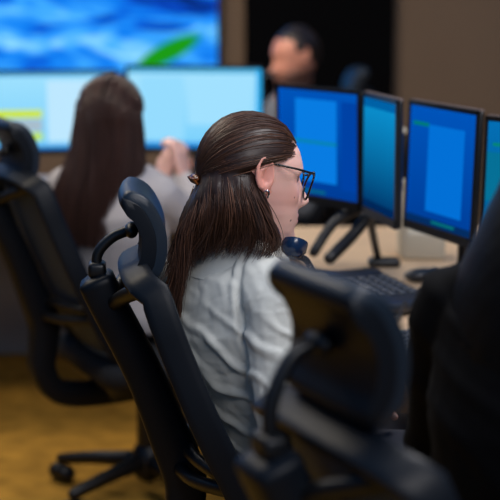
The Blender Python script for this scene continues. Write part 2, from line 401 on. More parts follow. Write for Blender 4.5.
sw1 = screen_mat('screen_sheet_yellow', srgb(120, 205, 250), srgb(160, 226, 255), [(.0, 1, .955, 1, srgb(70, 160, 215)), (.60, .93, .1, .9, srgb(190, 232, 255)), (.20, .57, .42, .52, srgb(208, 232, 20)), (.20, .57, .24, .40, srgb(168, 190, 205)), (.22, .57, .13, .22, srgb(196, 232, 30)), (.0, 1, .0, .05, srgb(30, 130, 215))], 1.0)
sw2 = screen_mat('screen_sheet_plain', srgb(120, 208, 252), srgb(168, 228, 255), [(.0, 1, .94, 1, srgb(80, 175, 220)), (.1, .42, .1, .9, srgb(150, 220, 254)), (.45, .93, .3, .9, srgb(162, 225, 255)), (.0, 1, .0, .07, srgb(30, 140, 225)), (.96, 1, 0, 1, srgb(40, 175, 240))], 1.0)
G2 = 'white screens on the back desk'
def x_at(px, Y): return at(px, 110, Y).x
monitor((x_at(-58, 5.85), 5.85), (x_at(117, 5.95), 5.95), at(60, 70, 5.9).z, .315, sw1, DZ, 'pale screen with yellow table rows at the left edge', G2, edge=False)
monitor((x_at(126, 5.95), 5.95), (x_at(264, 5.9), 5.9), at(200, 66, 5.9).z, .325, sw2, DZ, 'plain pale blue-white screen with no yellow rows, right of the person in white', G2, edge=False)

# monitor bipod stand carrying the two left monitors
st = empty('monitor_bipod', (.33, 4.28, DZ)); tag(st, 'black splayed metal legs holding the two left blue monitors', 'stand')
def dpt(px, py, Y): return at(px, py, Y)
top = V((.315, 4.19, 1.0))
A = dpt(366, 204, 4.22)
keep(MB().tube(cr([(.30, 4.19, .97), A, dpt(335, 222, 4.22), dpt(314, 252, 4.2)], 5), .014).obj('leg', BEZEL), st)
keep(MB().tube(cr([dpt(372, 212, 4.24), dpt(352, 236, 4.2), dpt(330, 258, 4.15)], 5), .017).obj('leg', BEZEL), st)
keep(MB().tube(cr([dpt(370, 208, 4.26), dpt(372, 230, 4.3), dpt(378, 258, 4.42)], 5), .011).obj('leg', BEZEL), st)
q = dpt(384, 264, 4.40); q.z = DZ + .012
keep(MB().rbox(q, (.09, .06, .024), .012).obj('foot', BEZEL), st)
q = dpt(318, 262, 4.2); q.z = DZ + .010
keep(MB().rbox(q, (.12, .08, .02), .012).obj('foot', BEZEL), st)
keep(MB().rbox((.315, 4.21, 1.0), (.06, .1, .1), .012).obj('clamp', BEZEL), st)
# pale post with box base between the monitors
ps = empty('post_stand', (.45, 4.5, DZ)); tag(ps, 'off-white box with a tall slim post between the blue monitors', 'stand')
pc = at(404, 200, 4.5)
keep(MB().rbox((at(422, 245, 4.52).x, 4.55, DZ + .04), (.13, .12, .078), .008).obj('box_base', WHITEP), ps)
keep(MB().tube([(pc.x, 4.5, DZ + .016), (pc.x, 4.5, at(404, 186, 4.5).z)], [.013, .012]).obj('post', WHITEP), ps)
keep(MB().ell((pc.x, 4.5, at(403, 184, 4.5).z), (.014, .014, .018)).obj('collar', WHITEP), ps)
keep(MB().tube([(pc.x, 4.5, at(404, 186, 4.5).z), (pc.x - .004, 4.5, at(403, 132, 4.5).z)], .007).obj('rod', BEZEL), ps)
keep(MB().ell((pc.x - .004, 4.5, at(402, 131, 4.5).z), (.01, .01, .01)).obj('knob', WHITEP), ps)

# ------------------------------------------------------------------ swivel chair (local: +x forward, origin on the floor)
def make_chair(label, headtilt=0.0, drop=.035, hup=0.0, hk=1.0, group='mesh swivel chairs'):
    t = empty('swivel_chair'); tag(t, label, 'chair', group)
    # backrest frame: closed loop, oval section
    side = [(-.02, .46), (-.115, .487), (-.185, .56), (-.235, .66), (-.29, .78), (-.345, .92), (-.372, 1.0)]
    sp = cr([(x, 0, z) for x, z in side], 3)
    def halfw(z): return lerp_tab([(.45, .20), (.55, .225), (.75, .235), (.95, .215), (1.01, .20)], z)[0]
    loop = [V((p.x, -halfw(p.z), p.z)) for p in sp]
    topc = sp[-1]; tl = []
    for k in range(1, 10):
        a = math.pi * k / 10; y = -.20 * math.cos(a); tl.append(V((topc.x - .012 - .03 * math.sin(a), y, topc.z + .028 * math.sin(a) ** .6)))
    loop += tl + [V((p.x, halfw(p.z), p.z)) for p in reversed(sp)]
    n = len(loop); rr = []
    for i, p in enumerate(loop):
        tg = (loop[min(i + 1, n - 1)] - loop[max(i - 1, 0)]).normalized()
        nr = V((.9, 0, .40)).normalized(); nr = (nr - tg * nr.dot(tg)).normalized(); o_ = tg.cross(nr)
        dep = .029; wid = .012
        if p.z < .5: dep = .016
        rr.append([p + nr * (dep * math.copysign(abs(math.cos(2 * math.pi * j / 14)) ** .5, math.cos(2 * math.pi * j / 14))) + o_ * (wid * math.copysign(abs(math.sin(2 * math.pi * j / 14)) ** .5, math.sin(2 * math.pi * j / 14))) for j in range(14)])
    MB().rings(rr).obj('backrest_frame', PLASTIC, t)
    # woven mesh panel, bowed to the rear
    g = MB(); rows = []
    for p in sp[4:] + [V((topc.x - .02, 0, topc.z + .018))]:
        hw = halfw(p.z) - .006; row = []
        for k in range(17):
            u = -1 + k / 8; row.append(V((p.x + .006 - .042 * (1 - u * u), hw * u, p.z - .01 * (1 - u * u) * 0)))
        rows.append(row)
    front_, back_ = rows, [[q + V((-.005, 0, 0)) for q in r] for r in rows]
    def grid(rows, mb):
        nn = len(rows[0]); fs = []
        for i in range(len(rows) - 1):
            for j in range(nn - 1): a = i * nn + j; fs.append((a, a + 1, a + nn + 1, a + nn))
        mb.add([q for r in rows for q in r], fs)
    grid(front_, g); grid(back_, g); g.obj('mesh_back', MESHF, t)
    # lumbar bar
    lum = [V((-.262 - .05 * (1 - u * u), .2 * u, .66)) for u in [i / 6 - 1 for i in range(13)]]
    MB().tube(lum, .013).obj('lumbar_bar', PLASTIC_D, t)
    # spine behind, sweeping under the seat
    spine = cr([(-.488, 0, 1.0), (-.468, 0, .955), (-.397, 0, .81), (-.345, 0, .675), (-.315, 0, .59), (-.318, 0, .52), (-.322, 0, .45), (-.28, 0, .385), (-.18, 0, .365), (-.03, 0, .37)], 5)
    rr = []
    for i, p in enumerate(spine):
        tg = (spine[min(i + 1, len(spine) - 1)] - spine[max(i - 1, 0)]).normalized(); nr = V((0, 1, 0)).cross(tg).normalized()
        k = i / (len(spine) - 1); th = .035 + .008 * math.exp(-((k - .42) / .14) ** 2); wy = .048 - .012 * k
        if i == 0: th *= .55; wy *= .6
        if i == 1: th *= .9; wy *= .93
        ring = []
        for j in range(16):
            a = 2 * math.pi * j / 16; c, s = math.cos(a), math.sin(a)
            ring.append(p + nr * th * math.copysign(abs(c) ** .42, c) + V((0, 1, 0)) * wy * math.copysign(abs(s) ** .42, s))
        rr.append(ring)
    MB().rings(rr).obj('spine', PLASTIC, t)
    # brackets between spine and frame
    br = MB()
    for s in (-1, 1):
        MB().tube(cr([(-.455, .02 * s, .945), (-.43, .09 * s, .975), (-.40, .15 * s, .998)], 4), .015).obj('back_bracket', PLASTIC_D, t)
        MB().tube(cr([(-.33, .02 * s, .62), (-.30, .12 * s, .62), (-.235, .22 * s, .63)], 4), .014).obj('back_bracket', PLASTIC_D, t)
    # headrest: stem, shell, pad
    hu = V((.01, 0, hup))
    MB().tube(cr([V((-.478, 0, .98)), V((-.486, 0, 1.025)) + hu * .3, V((-.482, 0, 1.05)) + hu * .6, V((-.46, 0, 1.075)) + hu, V((-.428, 0, 1.088)) + hu], 5), .0105).ell(V((-.425, 0, 1.088)) + hu, (.014, .03, .016)).rbox((-.482, 0, 1.012), (.034, .05, .03), .008).obj('headrest_stem', PLASTIC_D, t)
    prof = cr([(-.447, 0, 1.166), (-.415, 0, 1.148), (-.394, 0, 1.110), (-.388, 0, 1.075), (-.394, 0, 1.035), (-.416, 0, 1.003)], 5)
    piv = V((-.43, 0, 1.068)); RT = Matrix.Rotation(-headtilt, 3, 'Y')
    def crescent(o0, o1, hw, nm, m, par, inset=0.0):
        nP = len(prof); sect = []
        for side_, off in ((0, o0), (1, o1)):
            rng = range(nP) if side_ == 0 else range(nP - 1, -1, -1)
            for i in rng:
                tg = (prof[min(i + 1, nP - 1)] - prof[max(i - 1, 0)]).normalized(); nr = V((-tg.z, 0, tg.x))
                k = i / (nP - 1); tap = .30 + .70 * (1 - abs(2 * k - 1) ** 3.5) ** .5
                sect.append((prof[i] + nr * off * tap, k))
        rings = []; NU = 22
        cen = sum((s[0] for s in sect), V()) / len(sect)
        for j in range(NU + 1):
            u = -1 + 2 * j / NU; y = hw * math.sin(u * math.pi / 2) if True else 0
            sc = (1 - abs(u) ** 7) ** .5 if abs(u) < 1 else 0.0
            sc = .72 + .28 * sc
            wing = .006 * (y / hw) ** 2
            ring = []
            for p, k in sect:
                q = cen + (p - cen) * sc; q = V((q.x + wing, y * hk, q.z)); ring.append(piv + hu + (RT @ (q - piv)) * hk)
            rings.append(ring)
        return MB().rings(rings).obj(nm, m, par)
    hd = crescent(-.023, .006, .120, 'headrest', PLASTIC, t)
    crescent(.003, .026, .116, 'headrest_pad', PAD, hd)
    # seat
    MB().rbox((.03, 0, .462), (.49, .50, .075), .05, n=5).obj('seat', FABRIC_BK, t)
    MB().rbox((.02, 0, .415), (.40, .40, .03), .04).obj('seat_pan', PLASTIC_D, t)
    MB().rbox((-.02, 0, .378), (.24, .17, .055), .02).obj('tilt_mechanism', PLASTIC_D, t)
    MB().tube([(0, 0, .36), (0, 0, .25)], .024, 16).tube([(0, 0, .28), (0, 0, .10)], .033, 16).obj('gas_column', PLASTIC_D, t)
    MB().tube([(.02, -.08, .375), (.03, -.24, .385)], .007).obj('lever', PLASTIC_D, t)
    MB().tube([(0, 0, .085), (0, 0, .12)], .05, 16).obj('base_hub', PLASTIC_D, t)
    for c_ in t.children:
        if c_.name.split('.')[0] not in ('gas_column', 'base_hub'): c_.location.z -= drop
    leg0 = cas0 = None
    for k in range(5):
        a = 2 * math.pi * k / 5 + 1.05
        if leg0 is None:
            leg0 = MB().tube([(.03, 0, .105), (.18, 0, .09), (.30, 0, .072)], [.026, .021, .017]).obj('base_leg', PLASTIC_D, t); lo = leg0
            w = MB()
            for s in (-1, 1): w.tube([(0, s * .008, .028), (0, s * .024, .028)], .027, 16)
            w.tube([(0, 0, .03), (.0, 0, .062)], .009)
            cas0 = w.obj('caster', PLASTIC_D, t); co = cas0
        else:
            lo = leg0.copy(); COL.objects.link(lo); lo.parent = t; co = cas0.copy(); COL.objects.link(co); co.parent = t
        lo.rotation_euler = (0, 0, a); co.location = (.30 * math.cos(a), .30 * math.sin(a), 0); co.rotation_euler = (0, 0, a + 1.2)
    return t
ch1 = make_chair('black mesh swivel chair holding the person in glasses')
ch1.location = (.185, 3.08, 0); ch1.rotation_euler = (0, 0, R(4))
ch2 = copy_tree(ch1); ch2['label'] = 'black swivel chair at the left edge under the person in white'
ch2.location = (-.305, 4.62, 0); ch2.rotation_euler = (0, 0, R(24))
ch3 = make_chair('blurred dark swivel chair in the near foreground with tilted headrest', headtilt=R(0), drop=.05, hup=.048, hk=1.0)
ch3.location = (.465, 2.12, 0); ch3.rotation_euler = (0, 0, R(24))
ch4 = copy_tree(ch1); ch4['label'] = 'black swivel chair of the person in grey, by the black door'
ch4.location = (.07, 6.93, 0); ch4.rotation_euler = (0, 0, R(187))

# ------------------------------------------------------------------ people
HEADTAB = [(-.120, .045, .02, .012), (-.113, .071, .0, .028), (-.10, .083, -.022, .041), (-.085, .084, -.04, .050), (-.07, .086, -.055, .056), (-.055, .086, -.07, .062),
           (-.045, .084, -.080, .065), (-.03, .085, -.088, .069), (-.015, .085, -.093, .072), (0, .085, -.096, .0735), (.015, .090, -.098, .0745), (.03, .089, -.099, .075),
           (.05, .083, -.098, .073), (.07, .072, -.094, .068), (.09, .055, -.083, .058), (.105, .034, -.065, .042), (.113, .015, -.035, .020)]
def g(x, s): return math.exp(-(x / s) ** 2)
def head_mesh(mb, X, male=False, nz=70, nt=84):
    """X maps head-local to world. +x face, +y left"""
    rings = []
    for i in range(nz + 1):
        k = i / nz; z = -.120 + .233 * (.5 - .5 * math.cos(math.pi * (.06 + .88 * k)) - (.5 - .5 * math.cos(math.pi * .06))) / (math.cos(math.pi * .06))
        z = -.120 + .233 * k
        fx, bx, w = lerp_tab(HEADTAB, z); cx = (fx + bx) / 2; hx = (fx - bx) / 2; ring = []
        if male and z < -.05: w *= 1.1
        for j in range(nt):
            a = 2 * math.pi * j / nt; c, s = math.cos(a), math.sin(a); e = 2 / 2.25
            x = cx + hx * math.copysign(abs(c) ** e, c); y = w * math.copysign(abs(s) ** e, s)
            if c > 0:
                nose = lerp_tab([(-.056, 0), (-.051, .008), (-.046, .021), (-.040, .0265), (-.033, .0235), (-.018, .013), (-.002, .006), (.008, .002), (.015, 0)], z)[0]
                ns = .0085 + .0055 * g(z + .043, .012)
                x += 1.12 * nose * g(y, ns) + .006 * g(z + .045, .007) * g(abs(y) - .013, .006)
                x += .0075 * g(z + .0635, .005) * g(y, .019) + .008 * g(z + .0745, .0055) * g(y, .017) - .003 * g(z + .069, .002) * g(y, .02) - .004 * g(z + .086, .006) * g(y, .02)
                x += .006 * g(z + .102, .012) * g(y, .018)
                x -= .010 * g(z - .001, .011) * g(abs(y) - .031, .013)
                x += .0065 * g(z - .0005, .0075) * g(abs(y) - .031, .010)
                x += .003 * g(z - .018, .006) * g(abs(y) - .028, .02)
                x += .004 * g(z + .028, .016) * g(abs(y) - .045, .016)
            ring.append(X @ V((x, y, z if z > -.01 else z * 1.12 + .0012)))
        rings.append(ring)
    mb.rings(rings)
    for s in (-1, 1):   # ears
        E = []
        for k in range(13):
            a = R(-70 + 300 * k / 12); r1, r2 = .0165, .030
            E.append(X @ V((-.012 - r1 * math.cos(a) * 1.0 + .004, s * (.0785 + .007 * (.5 + .5 * math.cos(a))), .016 + r2 * math.sin(a))))
        mb.tube(E, [.0042] * 11 + [.0050, .0055], 8)
        M3 = X.to_3x3() @ Matrix.Rotation(s * R(16), 3, 'Z')
        mb.ell(X @ V((-.010, s * .0755, .015)), (.0145, .0040, .027), M3)
        mb.ell(X @ V((-.004, s * .0785, -.013)), (.0085, .005, .011), M3)
        mb.ell(X @ V((.005, s * .077, .004)), (.005, .006, .008), M3)
        mb.tube([X @ V((-.008, s * .0815, .028)), X @ V((-.015, s * .083, .020)), X @ V((-.017, s * .083, .004)), X @ V((-.010, s * .082, -.007))], .0034, 8)

def loft_ell(mb, pts, lat, rl, rd, n=24, ex=2.3):
    """elliptic loft through pts; lat = lateral axis per point (or one)"""
    pts = [V(p) for p in pts]; rings = []
    for i, p in enumerate(pts):
        tg = (pts[min(i + 1, len(pts) - 1)] - pts[max(i - 1, 0)]).normalized(); la = lat[i] if isinstance(lat, list) else lat
        la = (la - tg * la.dot(tg)).normalized(); dp = tg.cross(la)
        ring = []
        for j in range(n):
            a = 2 * math.pi * j / n; c, s = math.cos(a), math.sin(a); e = 2 / ex
            ring.append(p + la * rl[i] * math.copysign(abs(c) ** e, c) + dp * rd[i] * math.copysign(abs(s) ** e, s))
        rings.append(ring)
    mb.rings(rings)

def hand(mb, wrist, d, pn, left, curl=.5, sc=1.0, spread=.12):
    """d finger direction, pn palm normal (palm faces pn), five fingers closing towards pn"""
    d = V(d).normalized(); pn = (V(pn) - d * V(pn).dot(d)).normalized(); sd = d.cross(pn) * (1 if left else -1)   # towards thumb
    w = V(wrist)
    loft_ell(mb, [w - d * .01, w + d * .02 * sc, w + d * .055 * sc, w + d * .088 * sc], sd, [.024 * sc, .030 * sc, .039 * sc, .037 * sc], [.016 * sc, .016 * sc, .0145 * sc, .011 * sc], 16)
    L = (.066, .076, .071, .056)
    for i in range(4):
        o = (.027 - i * .018) * sc; b0 = w + d * .080 * sc + sd * o; ang = curl * .5; P = [b0]; dd = d + sd * spread * (.5 - i / 3); dd.normalize(); p = b0
        for q, fr in enumerate((.47, .3, .23)):
            dirv = (dd * math.cos(ang) + pn * math.sin(ang)).normalized(); p = p + dirv * L[i] * fr * sc * 1.12; P.append(p); ang += curl * (.9 if q == 0 else .8)
        mb.tube(P, [.0092 * sc, .0087 * sc, .008 * sc, .0068 * sc], 10)
    b0 = w + d * .022 * sc + sd * .026 * sc; t1 = b0 + (d * .6 + sd * .65 + pn * .3).normalized() * .036 * sc
    t2 = t1 + (d * .8 + sd * .25 + pn * (.3 + curl * .4)).normalized() * .030 * sc; t3 = t2 + (d * .85 - sd * .1 + pn * (.3 + curl * .5)).normalized() * .024 * sc
    mb.tube([w + d * .02 * sc + sd * .012 * sc, b0, t1, t2, t3], [.012 * sc, .0125 * sc, .0105 * sc, .0095 * sc, .0075 * sc], 10)

def person(label, J, az_body, az_head, head_pos, head_tilt, head_roll, hs, shirt_m, trouser_m, skin_fn, vox_skin, vox_cloth, wrinkle, male=False, hands=None, build=1.0, hem=.0):
    """J: joints in world space. returns root, head matrix"""
    base = V((J['pelvis'].x, J['pelvis'].y, 0))
    root = empty('person', base); tag(root, label, 'person')
    fw = V((math.cos(az_body), math.sin(az_body), 0)); rt = V((math.sin(az_body), -math.cos(az_body), 0))
    X = Matrix.Translation(head_pos) @ Matrix.Rotation(az_head, 4, 'Z') @ Matrix.Rotation(head_roll, 4, 'X') @ Matrix.Rotation(head_tilt, 4, 'Y') @ Matrix.Scale(hs, 4)
    b = MB()
    head_mesh(b, X, male)
    nb = J['neck']; k = 1.12 if male else 1.0
    b.tube([X @ V((-.025, 0, -.03)), X @ V((-.02, 0, -.085)), nb, nb - V((0, 0, .05))], [.054 * k, .050 * k, .054 * k, .075], 20)
    def torso(mb, off):
        pts = cr([J['pelvis'] - V((0, 0, .06)), J['pelvis'], J['waist'], J['chest'], J['upper']], 3)
        kk = len(pts) - 1
        rl = [lerp_tab([(0, .145), (.25, .165), (.5, .135), (.75, .158), (.92, .15), (1, .09)], i / kk)[0] * build + off for i in range(kk + 1)]
        rd = [lerp_tab([(0, .10), (.25, .115), (.5, .098), (.75, .112), (.92, .085), (1, .06)], i / kk)[0] * build + off for i in range(kk + 1)]
        loft_ell(mb, pts, rt, rl, rd)
    def arms(mb, off, full=True):
        for s in ('r', 'l'):
            S, E, W = J['sh_' + s], J['el_' + s], J['wr_' + s]
            ns = J['upper'] + V((0, 0, -.01))
            mb.tube([ns, S + (ns - S) * .35 + V((0, 0, .018)), S], [.05 + off * .5, .052 + off * .7, .056 + off], 16)
            mb.tube([S, S.lerp(E, .5), E], [.054 * build + off, .045 * build + off * 1.3, .037 * build + off * 1.3], 16)
            mb.tube([E, E.lerp(W, .35), W], [.038 * build + off * 1.3, .036 * build + off * 1.2, (.024 + (off if not full else off * .9))], 16)
    def legs(mb, off, foot=False):
        for s in ('r', 'l'):
            H, K, A_ = J['hip_' + s], J['kn_' + s], J['an_' + s]
            mb.tube([H, H.lerp(K, .5), K], [.083 * build + off, .072 * build + off, .054 + off], 16)
            mb.tube([K, K.lerp(A_, .35), A_], [.054 + off, .052 + off, .036 + off], 16)
    torso(b, -.004); arms(b, -.004); legs(b, -.006)
    for s in ('r', 'l'):
        A_ = J['an_' + s]; b.tube([A_, A_ + V((0, 0, -.03)) + fw * .05, A_ + V((0, 0, -.045)) + fw * .14], [.034, .032, .022], 12)
    for s, spec in (hands or {}).items(): hand(b, J['wr_' + s], spec[0], spec[1], s == 'l', spec[2], spec[3] if len(spec) > 3 else 1.0)
    me = voxel(b, vox_skin, 2); Xi = X.inverted()
    
    def unmap(h):
        return h if h.z > -.01 else V((h.x, h.y, (h.z - .0012) / 1.12))
    tone(me, lambda co: skin_fn(unmap(Xi @ co))); link_mesh('body', me, SKIN, root)
    # shirt
    b = MB(); torso(b, .012); arms(b, .009)
    me = voxel(b, vox_cloth, 3 if vox_cloth > .005 else 5)
    # open at neck: nothing above; wrinkles
    me.update()
    nrm = [v.normal.copy() for v in me.vertices]
    for v, n_ in zip(me.vertices, nrm): v.co += n_ * wrinkle(v.co)
    link_mesh('shirt', me, shirt_m, root)
    # collar
    b = MB(); ring_o = []
    c0 = nb + V((0, 0, -.005)); 
    for i, (dz, r_) in enumerate(((-.055, .095), (-.02, .077), (.010, .066), (.014, .062), (-.005, .060), (-.05, .075))):
        ring_o.append([c0 + fw * (r_ * 1.02 * math.cos(2 * math.pi * j / 28) - .004 + (dz * .25)) + rt * (r_ * math.sin(2 * math.pi * j / 28)) + V((0, 0, dz - .022 * max(0, math.cos(2 * math.pi * j / 28)))) for j in range(28)])
    keep(b.rings(ring_o, cap=False).obj('collar', shirt_m), root)
    b = MB(); legs(b, .008)
    loft_ell(b, [J['pelvis'] - V((0, 0, .07)), J['pelvis'], J['pelvis'] + V((0, 0, .07))], rt, [.155 * build, .172 * build, .15 * build], [.11 * build, .122 * build, .11 * build])
    link_mesh('trousers', voxel(b, .012, 3), trouser_m, root)
    for s in ('r', 'l'):
        A_ = J['an_' + s]; b = MB()
        loft_ell(b, [A_ + V((0, 0, -.045)) - fw * .06, A_ + V((0, 0, -.035)) - fw * .03, A_ + V((0, 0, -.03)) + fw * .05, A_ + V((0, 0, -.048)) + fw * .13, A_ + V((0, 0, -.06)) + fw * .19], rt, [.025, .038, .042, .044, .025], [.03, .042, .040, .027, .016], 16)
        keep(b.obj('shoe', SHOE), root)
    return root, X

def seat_legs(pel, fw, rt, kn=.40, zk=.52):
    J = {}
    for s, k in (('r', 1), ('l', -1)):
        J['hip_' + s] = pel + rt * .085 * k + V((0, 0, .01)); J['kn_' + s] = pel + rt * .11 * k + fw * kn; J['kn_' + s].z = zk
        J['an_' + s] = J['kn_' + s] + fw * .04; J['an_' + s].z = .085
    return J
def dirs(a): return V((math.cos(a), math.sin(a), 0)), V((math.sin(a), -math.cos(a), 0))

# ---- strands
def strands(paths, width, colfn, name, m, parent, nseg_cross=3):
    vs, fs, cols = [], [], []
    for P in paths:
        c = colfn(); n0 = len(vs); k = len(P); a = None
        for i, p in enumerate(P):
            tg = (P[min(i + 1, k - 1)] - P[max(i - 1, 0)]).normalized(); a = tg.orthogonal().normalized() if a is None else (a - tg * a.dot(tg)).normalized(); bb_ = tg.cross(a)
            r = width * (1 - .75 * max(0, (i / (k - 1) - .6) / .4)) * random.uniform(.95, 1.05)
            for j in range(nseg_cross):
                an = 2 * math.pi * j / nseg_cross; vs.append(tuple(p + (a * math.cos(an) + bb_ * math.sin(an)) * r)); cols += list(c[:3]) + [1]
        for i in range(k - 1):
            for j in range(nseg_cross):
                a0 = n0 + i * nseg_cross + j; a1 = n0 + i * nseg_cross + (j + 1) % nseg_cross; fs.append((a0, a1, a1 + nseg_cross, a0 + nseg_cross))
    me = bpy.data.meshes.new(name); me.from_pydata(vs, [], fs); me.polygons.foreach_set('use_smooth', [True] * len(fs))
    at_ = me.color_attributes.new('tone', 'FLOAT_COLOR', 'POINT'); at_.data.foreach_set('color', cols)
    return link_mesh(name, me, m, parent)
def join_hair(hull, st):
    """append strands to the hull object so hair is one part"""
    bm = bmesh.new(); bm.from_mesh(hull.data); bm.from_mesh(st.data); bm.to_mesh(hull.data); bm.free()
    bpy.data.objects.remove(st); return hull
def shade(base, lo, hi):
    k = random.uniform(lo, hi); return tuple(c * k for c in base[:3])

# ============ woman in glasses
azb, azh = R(35), R(18); fw, rt = dirs(azb)
pel = V((.10, 3.10, .565))
J = {'pelvis': pel, 'waist': V((.035, 3.09, .72)), 'chest': V((-.035, 3.085, .865)), 'upper': V((-.025, 3.09, .985)), 'neck': V((-.012, 3.085, 1.025)),
     'sh_r': V((.045, 2.955, .925)), 'sh_l': V((-.125, 3.225, .925)),
     'el_r': V((.06, 2.86, .70)), 'wr_r': V((.195, 3.03, .705)), 'el_l': V((.06, 3.38, .78)), 'wr_l': V((.035, 3.285, 1.01))}
J.update(seat_legs(pel, fw, rt))
NZ = noise.noise
def wr_main(p):
    # sleeve folds fanning from the armpit, crossing the arm
    q = V((p.x, p.y, p.z))
    w = NZ(q * 7) * .5
    s1 = math.sin((q.z * 1.0 + q.x * .55) * 95 + w * 7 + NZ(q * 16) * 2)
    m1 = max(0, min(1, (.96 - q.z) / .12)) * max(0, .5 + NZ(q * 6 + V((3, 1, 2))) * 1.5)
    d = .0075 * (max(0, s1) ** 1.6) * min(m1, 1.2)
    s2 = math.sin((q.z * .35 + q.x * 1.0 + q.y * .3) * 120 + NZ(q * 9 + V((9, 0, 0))) * 5)
    d += .0022 * max(0, s2) * max(0, NZ(q * 5 + V((0, 7, 0))) + .2)
    d += .004 * NZ(q * 11) - .0014 * (1 - abs(NZ(q * 19 + V((4, 4, 0))))) ** 5 + .0010 * (1 - abs(NZ(V((q.x * 22, q.y * 22, q.z * 34))))) ** 6 + .0005 * NZ(q * 70)
    # armhole seam: puckered ridge
    sd = (q - V((.012, 2.99, .88))).dot(V((.82, -.5, .25)))
    if q.z > .70: d += .003 * g(sd, .007) * (1 + .35 * NZ(q * 60)) - .005 * g(sd - .013, .007)
    return d
lipc, skinc, blush = srgb(184, 92, 96), srgb(240, 192, 180), srgb(232, 164, 152)
def skin_main(h):
    c = V(skinc[:3])
    k = g(h.z + .028, .02) * g(abs(h.y) - .05, .025) * .6; c = c.lerp(V(blush[:3]), k)
    if h.x > .07 and abs(h.y) < .026 and -.083 < h.z < -.057: c = c.lerp(V(lipc[:3]), g(h.z + .0695, .011) * g(h.y, .022))
    if abs(h.y) > .07 and h.x < .01 and abs(h.z) < .05: c = c.lerp(V(srgb(232, 150, 132)[:3]), .7)
    if h.x > .078 and g(h.z - .018, .004) > .3 and .012 < abs(h.y) < .045: c = c.lerp(V(srgb(70, 48, 40)[:3]), .75)   # brow
    if h.x > .07 and g(h.z - .001, .005) > .3 and .02 < abs(h.y) < .042: c = c.lerp(V(srgb(60, 42, 40)[:3]), .7)      # lashes
    for (mx_, mz_, rr_) in ((.062, -.068, .0014), (.064, -.030, .0008)):
        if h.y < -.02 and (h.x - mx_) ** 2 + (h.z - mz_) ** 2 < (rr_ * 1.3) ** 2: c = V(srgb(70, 36, 34)[:3])
    return c
w1, X1 = person('person in glasses and pale shirt seated in profile, holding a telephone handset', J, azb, azh, V((.009, 3.085, 1.152)), R(4), R(0), 1.03,
                SHIRT, TROUSER_D, skin_main, .0032, .0042, wr_main,
                hands={'r': (V((.45, .8, .05)), V((0, .1, -1)), .35), 'l': (V((-.35, -.25, .8)), V((-.1, -.9, -.1)), 1.0)})
# hair: swept-back top to the clip, loose lengths below
C0 = V((-.012, 0, .018)); RX, RY, RZ = .099, .0825, .098
def skull(d, k=1.0):
    d = d.normalized(); s = 1 / math.sqrt((d.x / RX) ** 2 + (d.y / RY) ** 2 + (d.z / RZ) ** 2); return C0 + d * s * k
clip_d = V((-.97, 0, -.22)).normalized()
def slerp(a, b, t):
    a = a.normalized(); b = b.normalized(); w = math.acos(max(-1, min(1, a.dot(b))))
    return (a * math.sin((1 - t) * w) + b * math.sin(t * w)) / max(math.sin(w), 1e-5)
hairline = [V((.83, -.02, .55)), V((.80, -.25, .54)), V((.72, -.45, .46)), V((.66, -.58, .34)), V((.45, -.74, .32)), V((.20, -.86, .42)), V((-.02, -.92, .46)), V((-.22, -.95, .34))]
def hl(u):
    x = u * (len(hairline) - 1); i = min(int(x), len(hairline) - 2); return hairline[i].lerp(hairline[i + 1], x - i)
def top_strand(u, side, k, j):
    d0 = hl(u); d0 = V((d0.x, d0.y * side, d0.z)); d0 = d0 + V((random.gauss(0, j), random.gauss(0, j), random.gauss(0, j)))
    e = V((clip_d.x, side * .10 * u + random.gauss(0, .05), clip_d.z - .06 * u + random.gauss(0, .05)))
    ph = random.uniform(0, 6.28); out = []
    for i in range(15):
        t = i / 14; d = slerp(d0, e, t); d.z += .20 * math.sin(math.pi * t) * (u > .35) * (1 - u) * .5
        lift = k + .04 * math.sin(math.pi * min(1, t * 1.05)) * (1 - .5 * u) - .02 * (t < .08) + .006 * math.sin(ph + t * 7)
        out.append(X1 @ skull(d, lift))
    return out
# loose lengths: (px, py, Y) guides from the ear round to the back, then the far side
LG = [[(250, 152, 3.040), (256, 186, 3.006), (268, 214, 3.00), (277, 238, 3.01), (277, 253, 3.02)],
      [(243, 150, 3.035), (251, 190, 2.990), (260, 219, 2.98), (266, 241, 2.98), (264, 257, 2.975)],
      [(235, 150, 3.030), (241, 191, 2.980), (247, 219, 2.972), (248, 239, 2.978), (243, 255, 2.985)],
      [(225, 153, 3.030), (229, 193, 2.978), (230, 217, 2.972), (226, 237, 2.985), (217, 254, 3.00)],
      [(214, 160, 3.030), (213, 197, 2.982), (209, 221, 2.980), (202, 243, 2.995), (192, 262, 3.015)],
      [(206, 174, 3.035), (199, 204, 2.995), (191, 230, 2.99), (184, 257, 3.00), (177, 288, 3.00)],
      [(200, 182, 3.045), (192, 210, 3.010), (183, 238, 3.00), (176, 285, 3.0), (173, 336, 3.00)],
      [(197, 188, 3.055), (189, 212, 3.03), (179, 240, 3.02), (172, 258, 3.01), (163, 271, 3.0)],
      [(200, 190, 3.07), (193, 215, 3.06), (184, 245, 3.06), (178, 290, 3.04), (176, 322, 3.02)],
      [(208, 188, 3.10), (204, 215, 3.12), (199, 240, 3.13), (194, 262, 3.13), (190, 280, 3.12)],
      [(225, 180, 3.14), (224, 205, 3.16), (222, 230, 3.17), (220, 245, 3.17), (218, 252, 3.17)]]
LG3 = [cr([at(*p) for p in gd], 4) for gd in LG]
